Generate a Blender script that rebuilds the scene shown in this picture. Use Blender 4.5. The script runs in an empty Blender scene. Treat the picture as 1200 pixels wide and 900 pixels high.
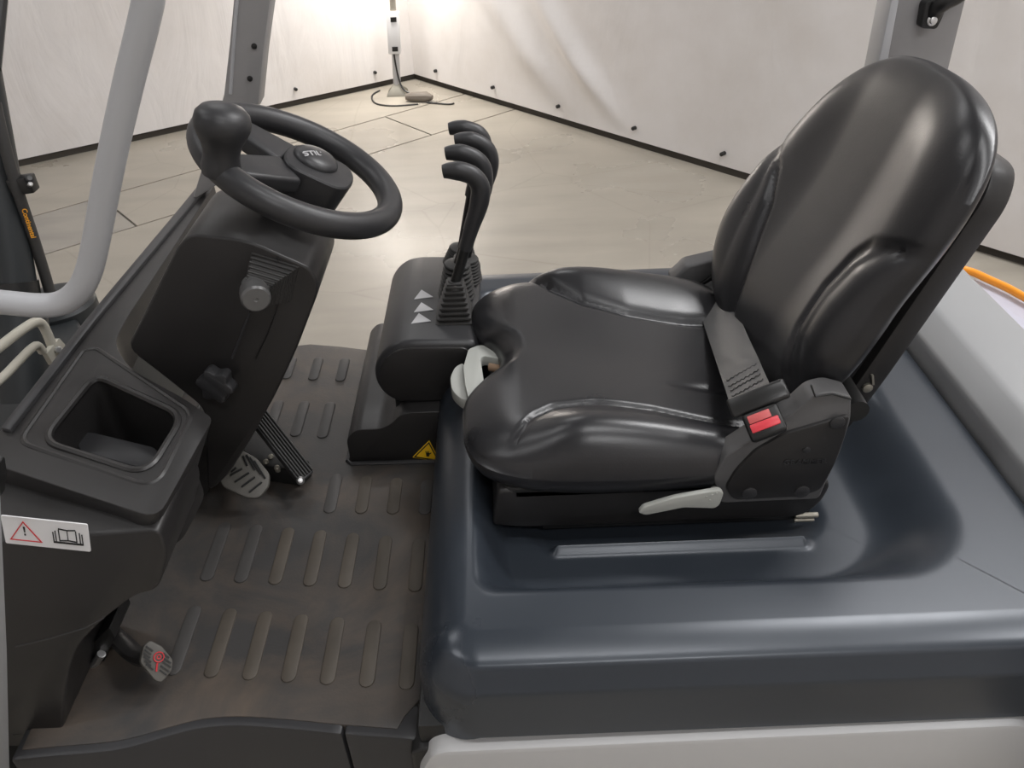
import bpy, bmesh, math, random
import numpy as np
from mathutils import Vector, Matrix
random.seed(4)
PI = math.pi
# ---------------------------------------------------------------- camera, world, lights, exposure
F, PITCH, YAW, ROLL = 950.0, 36.0, -0.3, 2.0
CAM = np.array([0, 0, 1.72])
_p, _y, _r = np.radians([PITCH, YAW, ROLL])
_f = np.array([-np.sin(_y)*np.cos(_p), np.cos(_y)*np.cos(_p), -np.sin(_p)])
_rt = np.array([np.cos(_y), np.sin(_y), 0]); _up = np.cross(_rt, _f)
_R = _rt*np.cos(_r)-_up*np.sin(_r); _U = _rt*np.sin(_r)+_up*np.cos(_r)
scene = bpy.context.scene
cd = bpy.data.cameras.new('camera'); cam = bpy.data.objects.new('camera', cd); scene.collection.objects.link(cam)
M = Matrix(((_R[0], _U[0], -_f[0], CAM[0]), (_R[1], _U[1], -_f[1], CAM[1]), (_R[2], _U[2], -_f[2], CAM[2]), (0, 0, 0, 1)))
cam.matrix_world = M
cd.sensor_fit = 'HORIZONTAL'; cd.sensor_width = 36; cd.lens = F/1200*36; cd.clip_start = .02
scene.camera = cam
scene.view_settings.view_transform = 'Standard'; scene.view_settings.look = 'None'
scene.view_settings.gamma = 1; scene.view_settings.use_curve_mapping = False
scene.view_settings.exposure = 0.0
w = bpy.data.worlds.new('world'); scene.world = w; w.use_nodes = True
w.node_tree.nodes['Background'].inputs[0].default_value = (.8, .85, .9, 1)
w.node_tree.nodes['Background'].inputs[1].default_value = .3

def area(name, loc, size, power, col=(.99, .985, .99), target=None, sy=None, spread=PI):
    l = bpy.data.lights.new(name, 'AREA'); l.energy = power; l.color = col; l.size = size; l.spread = spread
    if sy: l.shape = 'RECTANGLE'; l.size_y = sy
    o = bpy.data.objects.new(name, l); scene.collection.objects.link(o); o.location = loc
    d = Vector(target) - Vector(loc) if target else Vector((0, 0, -1))
    o.rotation_euler = d.to_track_quat('-Z', 'Y').to_euler(); return o
for i, (x, y, p) in enumerate([(-2.6, 2.2, 20), (-.9, 4.4, 26), (2.0, 2.2, 84), (3.2, .5, 62), (.5, .2, 26), (.8, -2, 45), (-2.8, .2, 18)]):
    area('overhead_fill_light', (x, y, 4.3), 1.5, p, sy=.35)  # unseen overhead lights; the strongest is added to brighten right wall and hood
area('flood_lamp_light', (-.72, 5.8, 1.6), .22, 36, (1, .95, .88), target=(-.62, 6.5, .55))

# ---------------------------------------------------------------- helpers
def at(px, py, x=None, y=None, z=None):
    """world point on a known plane that the survey of the photo gives"""
    d = _f+(px-600)/F*_R-(py-450)/F*_U
    t = (x-CAM[0])/d[0] if x is not None else (y-CAM[1])/d[1] if y is not None else (z-CAM[2])/d[2]
    return Vector(CAM+d*t)

col = scene.collection
def finish(me, angle=32):
    for p in me.polygons: p.use_smooth = True
    me.set_sharp_from_angle(angle=math.radians(angle))
def obj(name, me, mat, parent=None, angle=32):
    if isinstance(me, bmesh.types.BMesh):
        bm = me; me = bpy.data.meshes.new(name)
        bmesh.ops.recalc_face_normals(bm, faces=bm.faces); bm.to_mesh(me); bm.free()
    finish(me, angle)
    o = bpy.data.objects.new(name, me); col.objects.link(o)
    if mat and not me.materials: me.materials.append(mat)
    o.parent = parent; return o
def tag(o, label=None, cat=None, group=None, kind=None):
    if label: o['label'] = label
    if cat: o['category'] = cat
    if group: o['group'] = group
    if kind: o['kind'] = kind
    return o
def empty(name, loc, label, cat, group=None):
    o = bpy.data.objects.new(name, None); col.objects.link(o); o.location = loc; o.empty_display_size = .1
    bpy.context.view_layer.update(); return tag(o, label, cat, group)
def put(o, parent):
    """parent while keeping the world placement (parent empties carry only a location)"""
    o.parent = parent; o.matrix_parent_inverse = Matrix.Translation(-parent.matrix_world.translation) if parent.type == 'EMPTY' else Matrix()
    return o
def bm_from(verts, faces):
    bm = bmesh.new(); vs = [bm.verts.new(v) for v in verts]
    for f in faces:
        try: bm.faces.new([vs[i] for i in f])
        except ValueError: pass
    return bm
def bevel(bm, r, seg=3, ang=25):
    if r <= 0: return bm
    bmesh.ops.recalc_face_normals(bm, faces=bm.faces)
    es = [e for e in bm.edges if len(e.link_faces) == 2 and e.calc_face_angle(0) > math.radians(ang)]
    bmesh.ops.bevel(bm, geom=es, offset=r, segments=seg, profile=.5, affect='EDGES', clamp_overlap=True)
    return bm
def prism(pts, frame, d0, d1, r=0, seg=3, ang=25, top=None):
    """pts 2D outline; frame maps (a,b,depth)->Vector; top optional other outline at d1"""
    n = len(pts); top = top or pts
    v = [frame(a, b, d0) for a, b in pts]+[frame(a, b, d1) for a, b in top]
    f = [tuple(range(n)), tuple(range(2*n-1, n-1, -1))]+[(i, (i+1) % n, n+(i+1) % n, n+i) for i in range(n)]
    return bevel(bm_from(v, f), r, seg, ang)
fy = lambda a, b, d: Vector((a, d, b))      # outline in x,z pulled along y
fz = lambda a, b, d: Vector((a, b, d))      # outline in x,y pulled up
fx = lambda a, b, d: Vector((d, a, b))      # outline in y,z pulled along x
def box(x0, x1, y0, y1, z0, z1, r=0, seg=2):
    return prism([(x0, y0), (x1, y0), (x1, y1), (x0, y1)], fz, z0, z1, r, seg)
def obox(c, ax, ay, az, sx, sy, sz, r=0, seg=2):
    c, ax, ay, az = map(Vector, (c, ax, ay, az))
    fr = lambda a, b, d: c+ax*a+ay*b+az*d
    return prism([(-sx/2, -sy/2), (sx/2, -sy/2), (sx/2, sy/2), (-sx/2, sy/2)], fr, -sz/2, sz/2, r, seg)
def join(*bms):
    out = bms[0]
    for b in bms[1:]:
        me = bpy.data.meshes.new('t'); b.to_mesh(me); b.free(); out.from_mesh(me); bpy.data.meshes.remove(me)
    return out
def catmull(P, n=8, closed=False):
    P = [Vector(p) for p in P]; out = []; N = len(P)
    rng = range(N) if closed else range(N-1)
    for i in rng:
        g = (lambda k: P[k % N]) if closed else (lambda k: P[max(0, min(N-1, k))])
        a, b, c, d = g(i-1), g(i), g(i+1), g(i+2)
        for k in range(n):
            t = k/n
            out.append(.5*((2*b)+(c-a)*t+(2*a-5*b+4*c-d)*t*t+(3*b-a-3*c+d)*t**3))
    if not closed: out.append(P[-1])
    return out
def tube(path, rad, n=14, closed=False, caps=True, sq=None):
    """round tube along path with parallel transport; rad number or list; sq=(w,h) scale"""
    P = [Vector(p) for p in path]; N = len(P)
    R = rad if isinstance(rad, (list, tuple)) else [rad]*N
    T = [((P[(i+1) % N]-P[i-1]) if closed else (P[min(N-1, i+1)]-P[max(0, i-1)])).normalized() for i in range(N)]
    u = T[0].orthogonal().normalized(); vs = []
    sx, sy = sq or (1, 1)
    for i in range(N):
        u = (u-T[i]*u.dot(T[i])).normalized(); v = T[i].cross(u)
        for k in range(n):
            a = 2*PI*k/n; vs.append(P[i]+(u*math.cos(a)*sx+v*math.sin(a)*sy)*R[i])
    fs = [(i*n+k, i*n+(k+1) % n, ((i+1) % N)*n+(k+1) % n, ((i+1) % N)*n+k) for i in range(N if closed else N-1) for k in range(n)]
    if caps and not closed: fs += [tuple(range(n))[::-1], tuple(range((N-1)*n, N*n))]
    return bm_from(vs, fs)
def lathe(o, axis, prof, n=28, ref=None):
    """prof list of (r,h) along axis from o"""
    o, ax = Vector(o), Vector(axis).normalized(); u = ax.orthogonal().normalized(); v = ax.cross(u); vs = []
    for r, h in prof:
        for k in range(n):
            a = 2*PI*k/n; vs.append(o+ax*h+(u*math.cos(a)+v*math.sin(a))*max(r, 1e-5))
    m = len(prof)
    fs = [(i*n+k, i*n+(k+1) % n, (i+1)*n+(k+1) % n, (i+1)*n+k) for i in range(m-1) for k in range(n)]
    fs += [tuple(range(n))[::-1], tuple(range((m-1)*n, m*n))]
    return bm_from(vs, fs)
def capsule2d(c, l, w, n=7, ang=PI/2):
    """flat outline of a slot centred c, length l along angle"""
    pts = []
    for s, a0 in ((1, -PI/2), (-1, PI/2)):
        for k in range(n):
            a = a0+PI*k/(n-1); x = s*(l-w)/2+math.cos(a)*w/2; y = math.sin(a)*w/2
            pts.append((c[0]+x*math.cos(ang)-y*math.sin(ang), c[1]+x*math.sin(ang)+y*math.cos(ang)))
    return pts
def rounded(pts, r, n=5):
    """round the corners of a 2D polygon; r number or list"""
    out = []; N = len(pts)
    for i in range(N):
        p, a, b = Vector(pts[i]), Vector(pts[i-1]), Vector(pts[(i+1) % N]); rr = r[i] if isinstance(r, (list, tuple)) else r
        da, db = (a-p), (b-p); k = min(rr, da.length*.49, db.length*.49)
        s, e = p+da.normalized()*k, p+db.normalized()*k
        if rr <= 0: out.append((p.x, p.y)); continue
        for j in range(n+1):
            t = j/n; q = s*(1-t)**2+p*2*t*(1-t)+e*t*t; out.append((q.x, q.y))
    return out
def sstep(a, b, x):
    t = max(0., min(1., (x-a)/(b-a))); return t*t*(3-2*t)
def boolean(o, cutter, op='DIFFERENCE'):
    m = o.modifiers.new('b', 'BOOLEAN'); m.operation = op; m.object = cutter; m.solver = 'EXACT'
    bpy.context.view_layer.update()
    me = bpy.data.meshes.new_from_object(o.evaluated_get(bpy.context.evaluated_depsgraph_get()))
    o.modifiers.clear(); o.data = me; bpy.data.objects.remove(cutter); finish(me)
def text_mesh(s, size, mat, name, frame, parent, ext=.0006, shear=0, xs=1):
    """lettering as a mesh; frame(a,b,d)->Vector centred"""
    c = bpy.data.curves.new('t', 'FONT'); c.body = s; c.size = size; c.extrude = ext/2; c.align_x = 'CENTER'; c.align_y = 'CENTER'; c.shear = shear; c.offset = size*.018
    t = bpy.data.objects.new('t', c); col.objects.link(t); bpy.context.view_layer.update()
    me = bpy.data.meshes.new_from_object(t.evaluated_get(bpy.context.evaluated_depsgraph_get()))
    bpy.data.objects.remove(t)
    for v in me.vertices: v.co = frame(v.co.x*xs, v.co.y, v.co.z)
    me.materials.clear(); return obj(name, me, mat, parent)

# ---------------------------------------------------------------- materials
def mat(name, base, rough=.5, metal=0, bump=0, bscale=60, var=0, vscale=4, coat=0, bdist=.002, spec=.5, rvar=0, detail=6):
    m = bpy.data.materials.new(name); m.use_nodes = True; nt = m.node_tree; N = nt.nodes; L = nt.links
    b = N['Principled BSDF']; b.inputs['Base Color'].default_value = (*base, 1); b.inputs['Roughness'].default_value = rough
    b.inputs['Metallic'].default_value = metal; b.inputs['Specular IOR Level'].default_value = spec
    b.inputs['Coat Weight'].default_value = coat; b.inputs['Coat Roughness'].default_value = .12
    tc = N.new('ShaderNodeTexCoord')
    if var or rvar:
        n = N.new('ShaderNodeTexNoise'); n.inputs['Scale'].default_value = vscale; n.inputs['Detail'].default_value = detail; L.new(tc.outputs['Object'], n.inputs['Vector'])
        if var:
            mx = N.new('ShaderNodeMix'); mx.data_type = 'RGBA'
            mx.inputs[6].default_value = (*[c*(1-var) for c in base], 1); mx.inputs[7].default_value = (*[min(1, c*(1+var)) for c in base], 1)
            L.new(n.outputs['Fac'], mx.inputs[0]); L.new(mx.outputs[2], b.inputs['Base Color'])
        if rvar:
            mr = N.new('ShaderNodeMapRange'); mr.inputs[1].default_value = .3; mr.inputs[2].default_value = .7
            mr.inputs[3].default_value = rough-rvar; mr.inputs[4].default_value = rough+rvar
            L.new(n.outputs['Fac'], mr.inputs[0]); L.new(mr.outputs[0], b.inputs['Roughness'])
    if bump:
        n2 = N.new('ShaderNodeTexNoise'); n2.inputs['Scale'].default_value = bscale; n2.inputs['Detail'].default_value = 4; L.new(tc.outputs['Object'], n2.inputs['Vector'])
        bp = N.new('ShaderNodeBump'); bp.inputs['Strength'].default_value = bump; bp.inputs['Distance'].default_value = bdist
        L.new(n2.outputs['Fac'], bp.inputs['Height']); L.new(bp.outputs[0], b.inputs['Normal'])
    return m
LEATHER = mat('leather_black', (.018, .018, .020), .31, bump=.14, bscale=420, bdist=.001, rvar=.04, vscale=9, spec=.6)
PLASTIC = mat('plastic_black', (.019, .018, .018), .40, bump=.15, bscale=900, bdist=.0006, var=.15, vscale=12, rvar=.06)
PLASTICG = mat('plastic_charcoal', (.030, .030, .032), .40, bump=.1, bscale=900, bdist=.0006)
COVER = mat('plastic_cover', (.095, .094, .095), .45, bump=.1, bscale=900, bdist=.0006)
DARK = mat('dark_satin', (.012, .012, .012), .4)
RUBBER = mat('rubber_black', (.03, .029, .028), .55, var=.2, vscale=30)
WHEELM = mat('wheel_foam', (.026, .026, .028), .40, bump=.08, bscale=700, bdist=.0006, rvar=.06, vscale=10)
PAINT = mat('hood_paint', (.036, .044, .056), .32, metal=.25, bump=.03, bscale=3, bdist=.002, rvar=.05, vscale=5, spec=.7)
GREYP = mat('grey_paint', (.31, .315, .32), .4, var=.05, vscale=3)
TUBEM = mat('tube_grey_paint', (.43, .435, .45), .35, var=.05, vscale=5)
PILLAR = mat('pillar_grey_paint', (.27, .265, .265), .45)
LIGHTP = mat('light_grey_panel', (.50, .50, .50), .4, var=.04, vscale=2)
LILAC = mat('pale_lilac_panel', (.52, .52, .60), .4)
HANDLE = mat('handle_grey', (.42, .43, .40), .45)
ALU = mat('metal_bright', (.6, .6, .6), .3, metal=.9)
STEEL = mat('metal_dull', (.35, .33, .28), .4, metal=.6)
CREAM = mat('cream_pipe', (.42, .40, .34), .4)
WEB = mat('belt_webbing', (.085, .085, .085), .5, bump=.3, bscale=500, bdist=.0008)
RED = mat('red_plastic', (.75, .06, .08), .35)
ORANGE = mat('orange_cable', (.95, .33, .02), .35)
WHITE = mat('white_label', (.75, .75, .76), .4)
YELLOW = mat('yellow_label', (1.0, .60, .02), .45)
INK = mat('ink_black', (.012, .012, .012), .5)
REDINK = mat('ink_red', (.6, .04, .05), .5)
ORINK = mat('ink_orange', (.8, .35, .02), .5)
SILVER = mat('silver_print', (.45, .45, .46), .4)
PEDAL = mat('pedal_rubber', (.10, .095, .085), .6, var=.3, vscale=40)
GREEN = mat('mast_black', (.016, .019, .021), .5)
GAP_SHADE = mat('dark_gap', (.05, .043, .035), .8)

def mat_floor(name, base, dirt, rough):
    m = mat(name, base, rough); nt = m.node_tree; N = nt.nodes; L = nt.links; b = N['Principled BSDF']; tc = N.new('ShaderNodeTexCoord')
    n = N.new('ShaderNodeTexNoise'); n.inputs['Scale'].default_value = .9; n.inputs['Detail'].default_value = 7; n.inputs['Roughness'].default_value = .5; L.new(tc.outputs['Object'], n.inputs[0])
    mp = N.new('ShaderNodeMapping'); mp.inputs['Scale'].default_value = (1.2, 5, 1); mp.inputs['Rotation'].default_value = (0, 0, -.15); L.new(tc.outputs['Object'], mp.inputs[0])
    n2 = N.new('ShaderNodeTexNoise'); n2.inputs['Scale'].default_value = 1.1; n2.inputs['Detail'].default_value = 8; L.new(mp.outputs[0], n2.inputs[0])
    add = N.new('ShaderNodeMath'); add.operation = 'MULTIPLY'; L.new(n.outputs[0], add.inputs[0]); L.new(n2.outputs[0], add.inputs[1])
    cr = N.new('ShaderNodeValToRGB'); cr.color_ramp.elements[0].position = .13; cr.color_ramp.elements[0].color = (*dirt, 1); cr.color_ramp.elements[1].position = .33; cr.color_ramp.elements[1].color = (*base, 1)
    L.new(add.outputs[0], cr.inputs[0])
    vo = N.new('ShaderNodeTexVoronoi'); vo.feature = 'DISTANCE_TO_EDGE'; vo.inputs['Scale'].default_value = 1.3
    mixv = N.new('ShaderNodeMixRGB'); mixv.inputs[0].default_value = .10; L.new(tc.outputs['Object'], mixv.inputs[1]); L.new(n.outputs['Color'], mixv.inputs[2]); L.new(mixv.outputs[0], vo.inputs['Vector'])
    c2 = N.new('ShaderNodeValToRGB'); c2.color_ramp.elements[0].color = (.78, .76, .74, 1); c2.color_ramp.elements[1].position = .006; L.new(vo.outputs['Distance'], c2.inputs[0])
    mu = N.new('ShaderNodeMixRGB'); mu.blend_type = 'MULTIPLY'; mu.inputs[0].default_value = .5; L.new(cr.outputs[0], mu.inputs[1]); L.new(c2.outputs[0], mu.inputs[2])
    L.new(mu.outputs[0], b.inputs['Base Color'])
    mr = N.new('ShaderNodeMapRange'); mr.inputs[1].default_value = .35; mr.inputs[2].default_value = .65; mr.inputs[3].default_value = rough-.08; mr.inputs[4].default_value = rough+.12
    L.new(n.outputs[0], mr.inputs[0]); L.new(mr.outputs[0], b.inputs['Roughness']); return m
CONC = mat_floor('concrete_polished', (.385, .352, .298), (.31, .283, .24), .30)
CONC2 = mat_floor('concrete_plate', (.36, .335, .295), (.24, .225, .205), .36)
JOINT = mat('floor_joint', (.13, .12, .10), .8)

def mat_tarp():
    m = mat('white_tarpaulin', (.80, .76, .74), .5); nt = m.node_tree; N = nt.nodes; L = nt.links; b = N['Principled BSDF']; tc = N.new('ShaderNodeTexCoord')
    n = N.new('ShaderNodeTexNoise'); n.inputs['Scale'].default_value = 1.2; n.inputs['Detail'].default_value = 9; n.inputs['Roughness'].default_value = .6; L.new(tc.outputs['Object'], n.inputs[0])
    cr = N.new('ShaderNodeValToRGB'); cr.color_ramp.elements[0].position = .28; cr.color_ramp.elements[0].color = (.68, .645, .62, 1); cr.color_ramp.elements[1].position = .55; cr.color_ramp.elements[1].color = (.77, .745, .735, 1)
    L.new(n.outputs[0], cr.inputs[0]); L.new(cr.outputs[0], b.inputs['Base Color'])
    mp = N.new('ShaderNodeMapping'); mp.inputs['Scale'].default_value = (1.5, 1.5, .5); L.new(tc.outputs['Object'], mp.inputs[0])
    n2 = N.new('ShaderNodeTexNoise'); n2.inputs['Scale'].default_value = 2.2; n2.inputs['Detail'].default_value = 5; n2.inputs['Distortion'].default_value = 1.2; L.new(mp.outputs[0], n2.inputs[0])
    bp = N.new('ShaderNodeBump'); bp.inputs['Strength'].default_value = .35; bp.inputs['Distance'].default_value = .03; L.new(n2.outputs[0], bp.inputs['Height']); L.new(bp.outputs[0], b.inputs['Normal'])
    return m
TARP = mat_tarp()
def mat_dirtmat():
    m = mat('floor_mat_rubber', (.075, .07, .067), .5); nt = m.node_tree; N = nt.nodes; L = nt.links; b = N['Principled BSDF']; tc = N.new('ShaderNodeTexCoord')
    n = N.new('ShaderNodeTexNoise'); n.inputs['Scale'].default_value = 5; n.inputs['Detail'].default_value = 9; n.inputs['Roughness'].default_value = .65; n.inputs['Distortion'].default_value = .6; L.new(tc.outputs['Object'], n.inputs[0])
    cr = N.new('ShaderNodeValToRGB'); e = cr.color_ramp.elements; e[0].position = .42; e[0].color = (.040, .038, .037, 1); e[1].position = .74; e[1].color = (.105, .08, .06, 1)
    L.new(n.outputs[0], cr.inputs[0]); L.new(cr.outputs[0], b.inputs['Base Color'])
    vo = N.new('ShaderNodeTexNoise'); vo.inputs['Scale'].default_value = 260; L.new(tc.outputs['Object'], vo.inputs[0])
    bp = N.new('ShaderNodeBump'); bp.inputs['Strength'].default_value = .2; bp.inputs['Distance'].default_value = .001; L.new(vo.outputs[0], bp.inputs['Height']); L.new(bp.outputs[0], b.inputs['Normal'])
    return m
MATR = mat_dirtmat()
RIBD = mat('mat_rib_dusty', (.070, .059, .047), .6, var=.45, vscale=14)
RIBG = mat('mat_rib_grey', (.056, .053, .051), .5, var=.2, vscale=20)

# ---------------------------------------------------------------- setting: walls, floor
A = Vector((-.617, 6.354, 0)); dl = Vector((-2.353, -1.636, 0)).normalized(); dr = Vector((2.883, -3.245, 0)).normalized()
Lc, Rc = A+dl*7.5, A+dr*9.0; Bc = Lc+Rc-A; H = 4.5
def wall(name, p, q, mt, z0=0., wob=0., n=90, thick=.05, fold=None, K=30):
    d = q-p; ln = d.length; d = d/ln; nrm = Vector((-d.y, d.x, 0))
    c = (A+Bc)/2
    if (c-p).dot(nrm) < 0: nrm = -nrm
    vs, fs = [], []
    for i in range(n+1):
        s = ln*i/n
        for k in range(K+1):
            z = z0+(H-z0)*(k/K)**1.5
            off = .02+wob*(math.sin(s*1.7+z*.9)*.5+math.sin(s*3.1-z*1.7+1)*.3)
            if fold: off += fold(s, z)
            vs.append(p+d*s+nrm*off+Vector((0, 0, z)))
    for i in range(n):
        for k in range(K): a = i*(K+1)+k; fs.append((a, a+K+1, a+K+2, a+1))
    m = len(vs); vs += [p-nrm*thick+Vector((0, 0, z0)), q-nrm*thick+Vector((0, 0, z0)), q-nrm*thick+Vector((0, 0, H)), p-nrm*thick+Vector((0, 0, H))]
    fs.append((m, m+3, m+2, m+1))
    return tag(obj(name, bm_from(vs, fs), mt), kind='structure'), d, nrm
def rfold(s, z):
    # the hanging sheet bellies in a long diagonal fold right of the corner
    c = .55+.9*max(0, 1.3-z)**1.3*.9; return sstep(.04, .4, z)*( .05*math.exp(-((s-c)/.16)**2)+.06*math.exp(-((s-c-.45)/.1)**2)*sstep(1.6, .4, z))
wl, dL, nL = wall('wall_left', A, Lc, TARP, .042, .012)
wr, dR, nR = wall('wall_right', A, Rc, TARP, .042, .012, n=330, fold=rfold, K=110)
wall('wall_back', Lc, Bc, TARP, 0, .01); wall('wall_near', Rc, Bc, TARP, 0, .01)
for nm, p, q in (('gap_shade_left', A, Lc), ('gap_shade_right', A, Rc)):  # dark-coloured strips stand in for the shade in the gap below the sheets
    d = (q-p).normalized(); nn = Vector((-d.y, d.x, 0)); nn = nn if ((A+Bc)/2-p).dot(nn) > 0 else -nn
    fr = lambda a, b, e, p=p, d=d, nn=nn: p+d*a+nn*b+Vector((0, 0, e))
    tag(obj(nm, prism([(0, -.04), ((q-p).length, -.04), ((q-p).length, .004), (0, .004)], fr, 0, .12), GAP_SHADE), kind='structure')
CEILM = mat('ceiling_grey', (.16, .16, .16), .8)
cpoly = [(v.x, v.y) for v in (A, Lc, Bc, Rc)]
tag(obj('ceiling', prism(cpoly, fz, H, H+.1), CEILM), kind='structure')
fl = tag(obj('floor', prism([(v.x*1.02, v.y*1.02) for v in (A, Lc, Bc, Rc)], fz, -.1, -.008), JOINT), kind='structure')
# slabs with recessed joints
n1, n2_ = Vector((-2.172, 3.577)), Vector((.25, 5.62))   # near joint line direction
dj = (Vector((.076, 5.492))-Vector((-2.044+.184, 3.855))).normalized(); pj = Vector((-1.86, 3.855)); pn = Vector((-dj.y, dj.x))
wj = .52
def strip(s0, s1, t0, t1, g=.006):
    return [tuple(pj+dj*(s0+g)+pn*(t0+g)), tuple(pj+dj*(s1-g)+pn*(t0+g)), tuple(pj+dj*(s1-g)+pn*(t1-g)), tuple(pj+dj*(s0+g)+pn*(t1-g))]
def slab(pts, mt): return obj('floor_slab', prism(pts, fz, -.03, 0), mt, fl)
slab(strip(-12, 12, -12, 0), CONC)
slab(strip(-12, 12, wj, 8), CONC)
# clip is by the walls; strip plates
cuts = [-4.2, -2.9, -1.5, 0, 1.88, 3.6]
for i in range(len(cuts)-1): slab(strip(cuts[i], cuts[i+1], 0, wj), CONC2 if cuts[i] < -.2 else CONC)
# round lid with chequered dirt corner plate around the lamp foot
for wobj, d, nn, st, n in ((wl, dL, nL, .35, 10), (wr, dR, nR, .3, 14)):
    for k in range(n):
        s = st+.62*k; c = A+d*s+nn*(.045)+Vector((0, 0, .115))
        e = obj('eyelet', lathe(c, nn, [(.006, -.03), (.0115, -.03), (.0115, .0), (.008, .003), (.003, .001)], 10), DARK, wobj)

# ---------------------------------------------------------------- lamp stand in the corner
b0 = at(466, 110, z=0)
ls = empty('lamp_stand', b0, 'slim metal lamp stand with a strapped socket box in the corner of the white sheets', 'lamp stand')
ptop = at(460, 0, y=b0.y); dirp = (ptop-b0).normalized()
pt = lambda h: b0+dirp*h
put(obj('pole', tube([pt(.02), pt(.35)], .027), SILVER), ls)
put(obj('upper_pole', tube([pt(.33), pt(1.85)], .021), STEEL), ls)
put(obj('foot', join(lathe(b0, (0, 0, 1), [(.10, 0), (.095, .015), (.05, .05), (.03, .08)], 4)), STEEL), ls)
put(obj('lamp_head', join(box(b0.x-.16, b0.x+.16, b0.y-.16, b0.y-.06, 1.72, 1.92, .01)), DARK), ls)
sb = put(obj('socket_box', obox(pt(.42)+Vector((0, -.03, 0)), (1, 0, 0), (0, 1, 0), dirp, .088, .05, .27, .008), WHITE), ls)
for h in (.32, .51):
    obj('socket', obox(pt(h)+Vector((.005, -.055, 0)), (1, 0, 0), (0, 1, 0), dirp, .04, .01, .03), DARK, sb)
    sb.children[-1].matrix_parent_inverse = Matrix()
put(obj('cord', tube(catmull([pt(.3)+Vector((-.01, -.03, 0)), pt(.15)+Vector((.01, -.03, 0)), b0+Vector((.05, -.06, .05)), b0+Vector((.12, -.09, .02))]), .006, 8), DARK), ls)
pk = empty('cable_plug', at(500, 116, z=0), 'grey plug and adapter lying on the floor beside the lamp stand', 'plug')
c = at(492, 114, z=.03)
put(obj('plug_body', tube([c+Vector((-.1, .02, 0)), c+Vector((-.06, .015, 0)), c+Vector((.05, -.0, 0)), c+Vector((.09, -.01, 0))], [.02, .032, .038, .015], 10), mat('plug_brown', (.17, .145, .12), .6)), pk)
fc = [at(*p, z=.006) for p in ((500, 120), (525, 122), (532, 121))]
tag(obj('floor_cable', tube(catmull([at(490, 122, z=.005), at(460, 124, z=.005), at(440, 121, z=.005), at(436, 112, z=.005), at(445, 106, z=.005)], 6), .006, 6), RUBBER), 'thin dark cable looped flat on the floor around the lamp stand foot', 'cable')
put(obj('lead', tube(catmull(fc, 6), .006, 6), DARK), pk)

# ================================================================ THE FORKLIFT
FT = empty('forklift', (.2, 1.03, 0), 'charcoal and grey forklift operator seat, steering wheel and controls, filling the foreground', 'forklift')
def part(name, bm, m, parent=None, label=None, angle=32):
    o = obj(name, bm, m, None, angle)
    if parent is None: put(o, FT)
    else:
        o.parent = parent; o.matrix_parent_inverse = parent.matrix_world.inverted() if False else Matrix()
        # sub-part meshes are in world space like their part, whose own matrix offset is undone by parent inverse chain
    if label: o['label'] = label
    return o
# (parts hold world-space meshes: FT sits at its base, each part's inverse keeps it in place)

# ---- hood
def rr_sdf(x, y, x0, x1, y0, y1, r):
    qx = abs(x-(x0+x1)/2)-(x1-x0)/2+r; qy = abs(y-(y0+y1)/2)-(y1-y0)/2+r
    return math.hypot(max(qx, 0), max(qy, 0))+min(max(qx, qy), 0)-r
HX0, HX1, HY0, HY1 = -.125, .695, .545, 1.515
def hood_top(x, y):
    z = .925
    r1 = .035+.10*sstep(.05, .4, x)
    d1 = -rr_sdf(x, y, -.055, .605, .655, 1.42, r1)     # inside the wide dip
    d2 = rr_sdf(x, y, -.005, .495, .712, 1.38, .04+.06*sstep(.05, .4, x))       # outside of its flat bottom
    if d1 <= 0: f = 0
    elif d2 <= 0: f = 1
    else: f = d1/(d1+d2)
    z -= .06*sstep(0, 1, f)
    # softer shallow basin inside
    d3 = -rr_sdf(x, y, .0, .455, .77, 1.34, .07)
    z -= .012*sstep(0, .04, d3)
    # pressed rib under the rail
    dy = abs(y-.776); dx = max(0, .06-x, x-.40)
    z += .012*math.exp(-((dy**2+dx**2)/.008**2))
    return z
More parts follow.
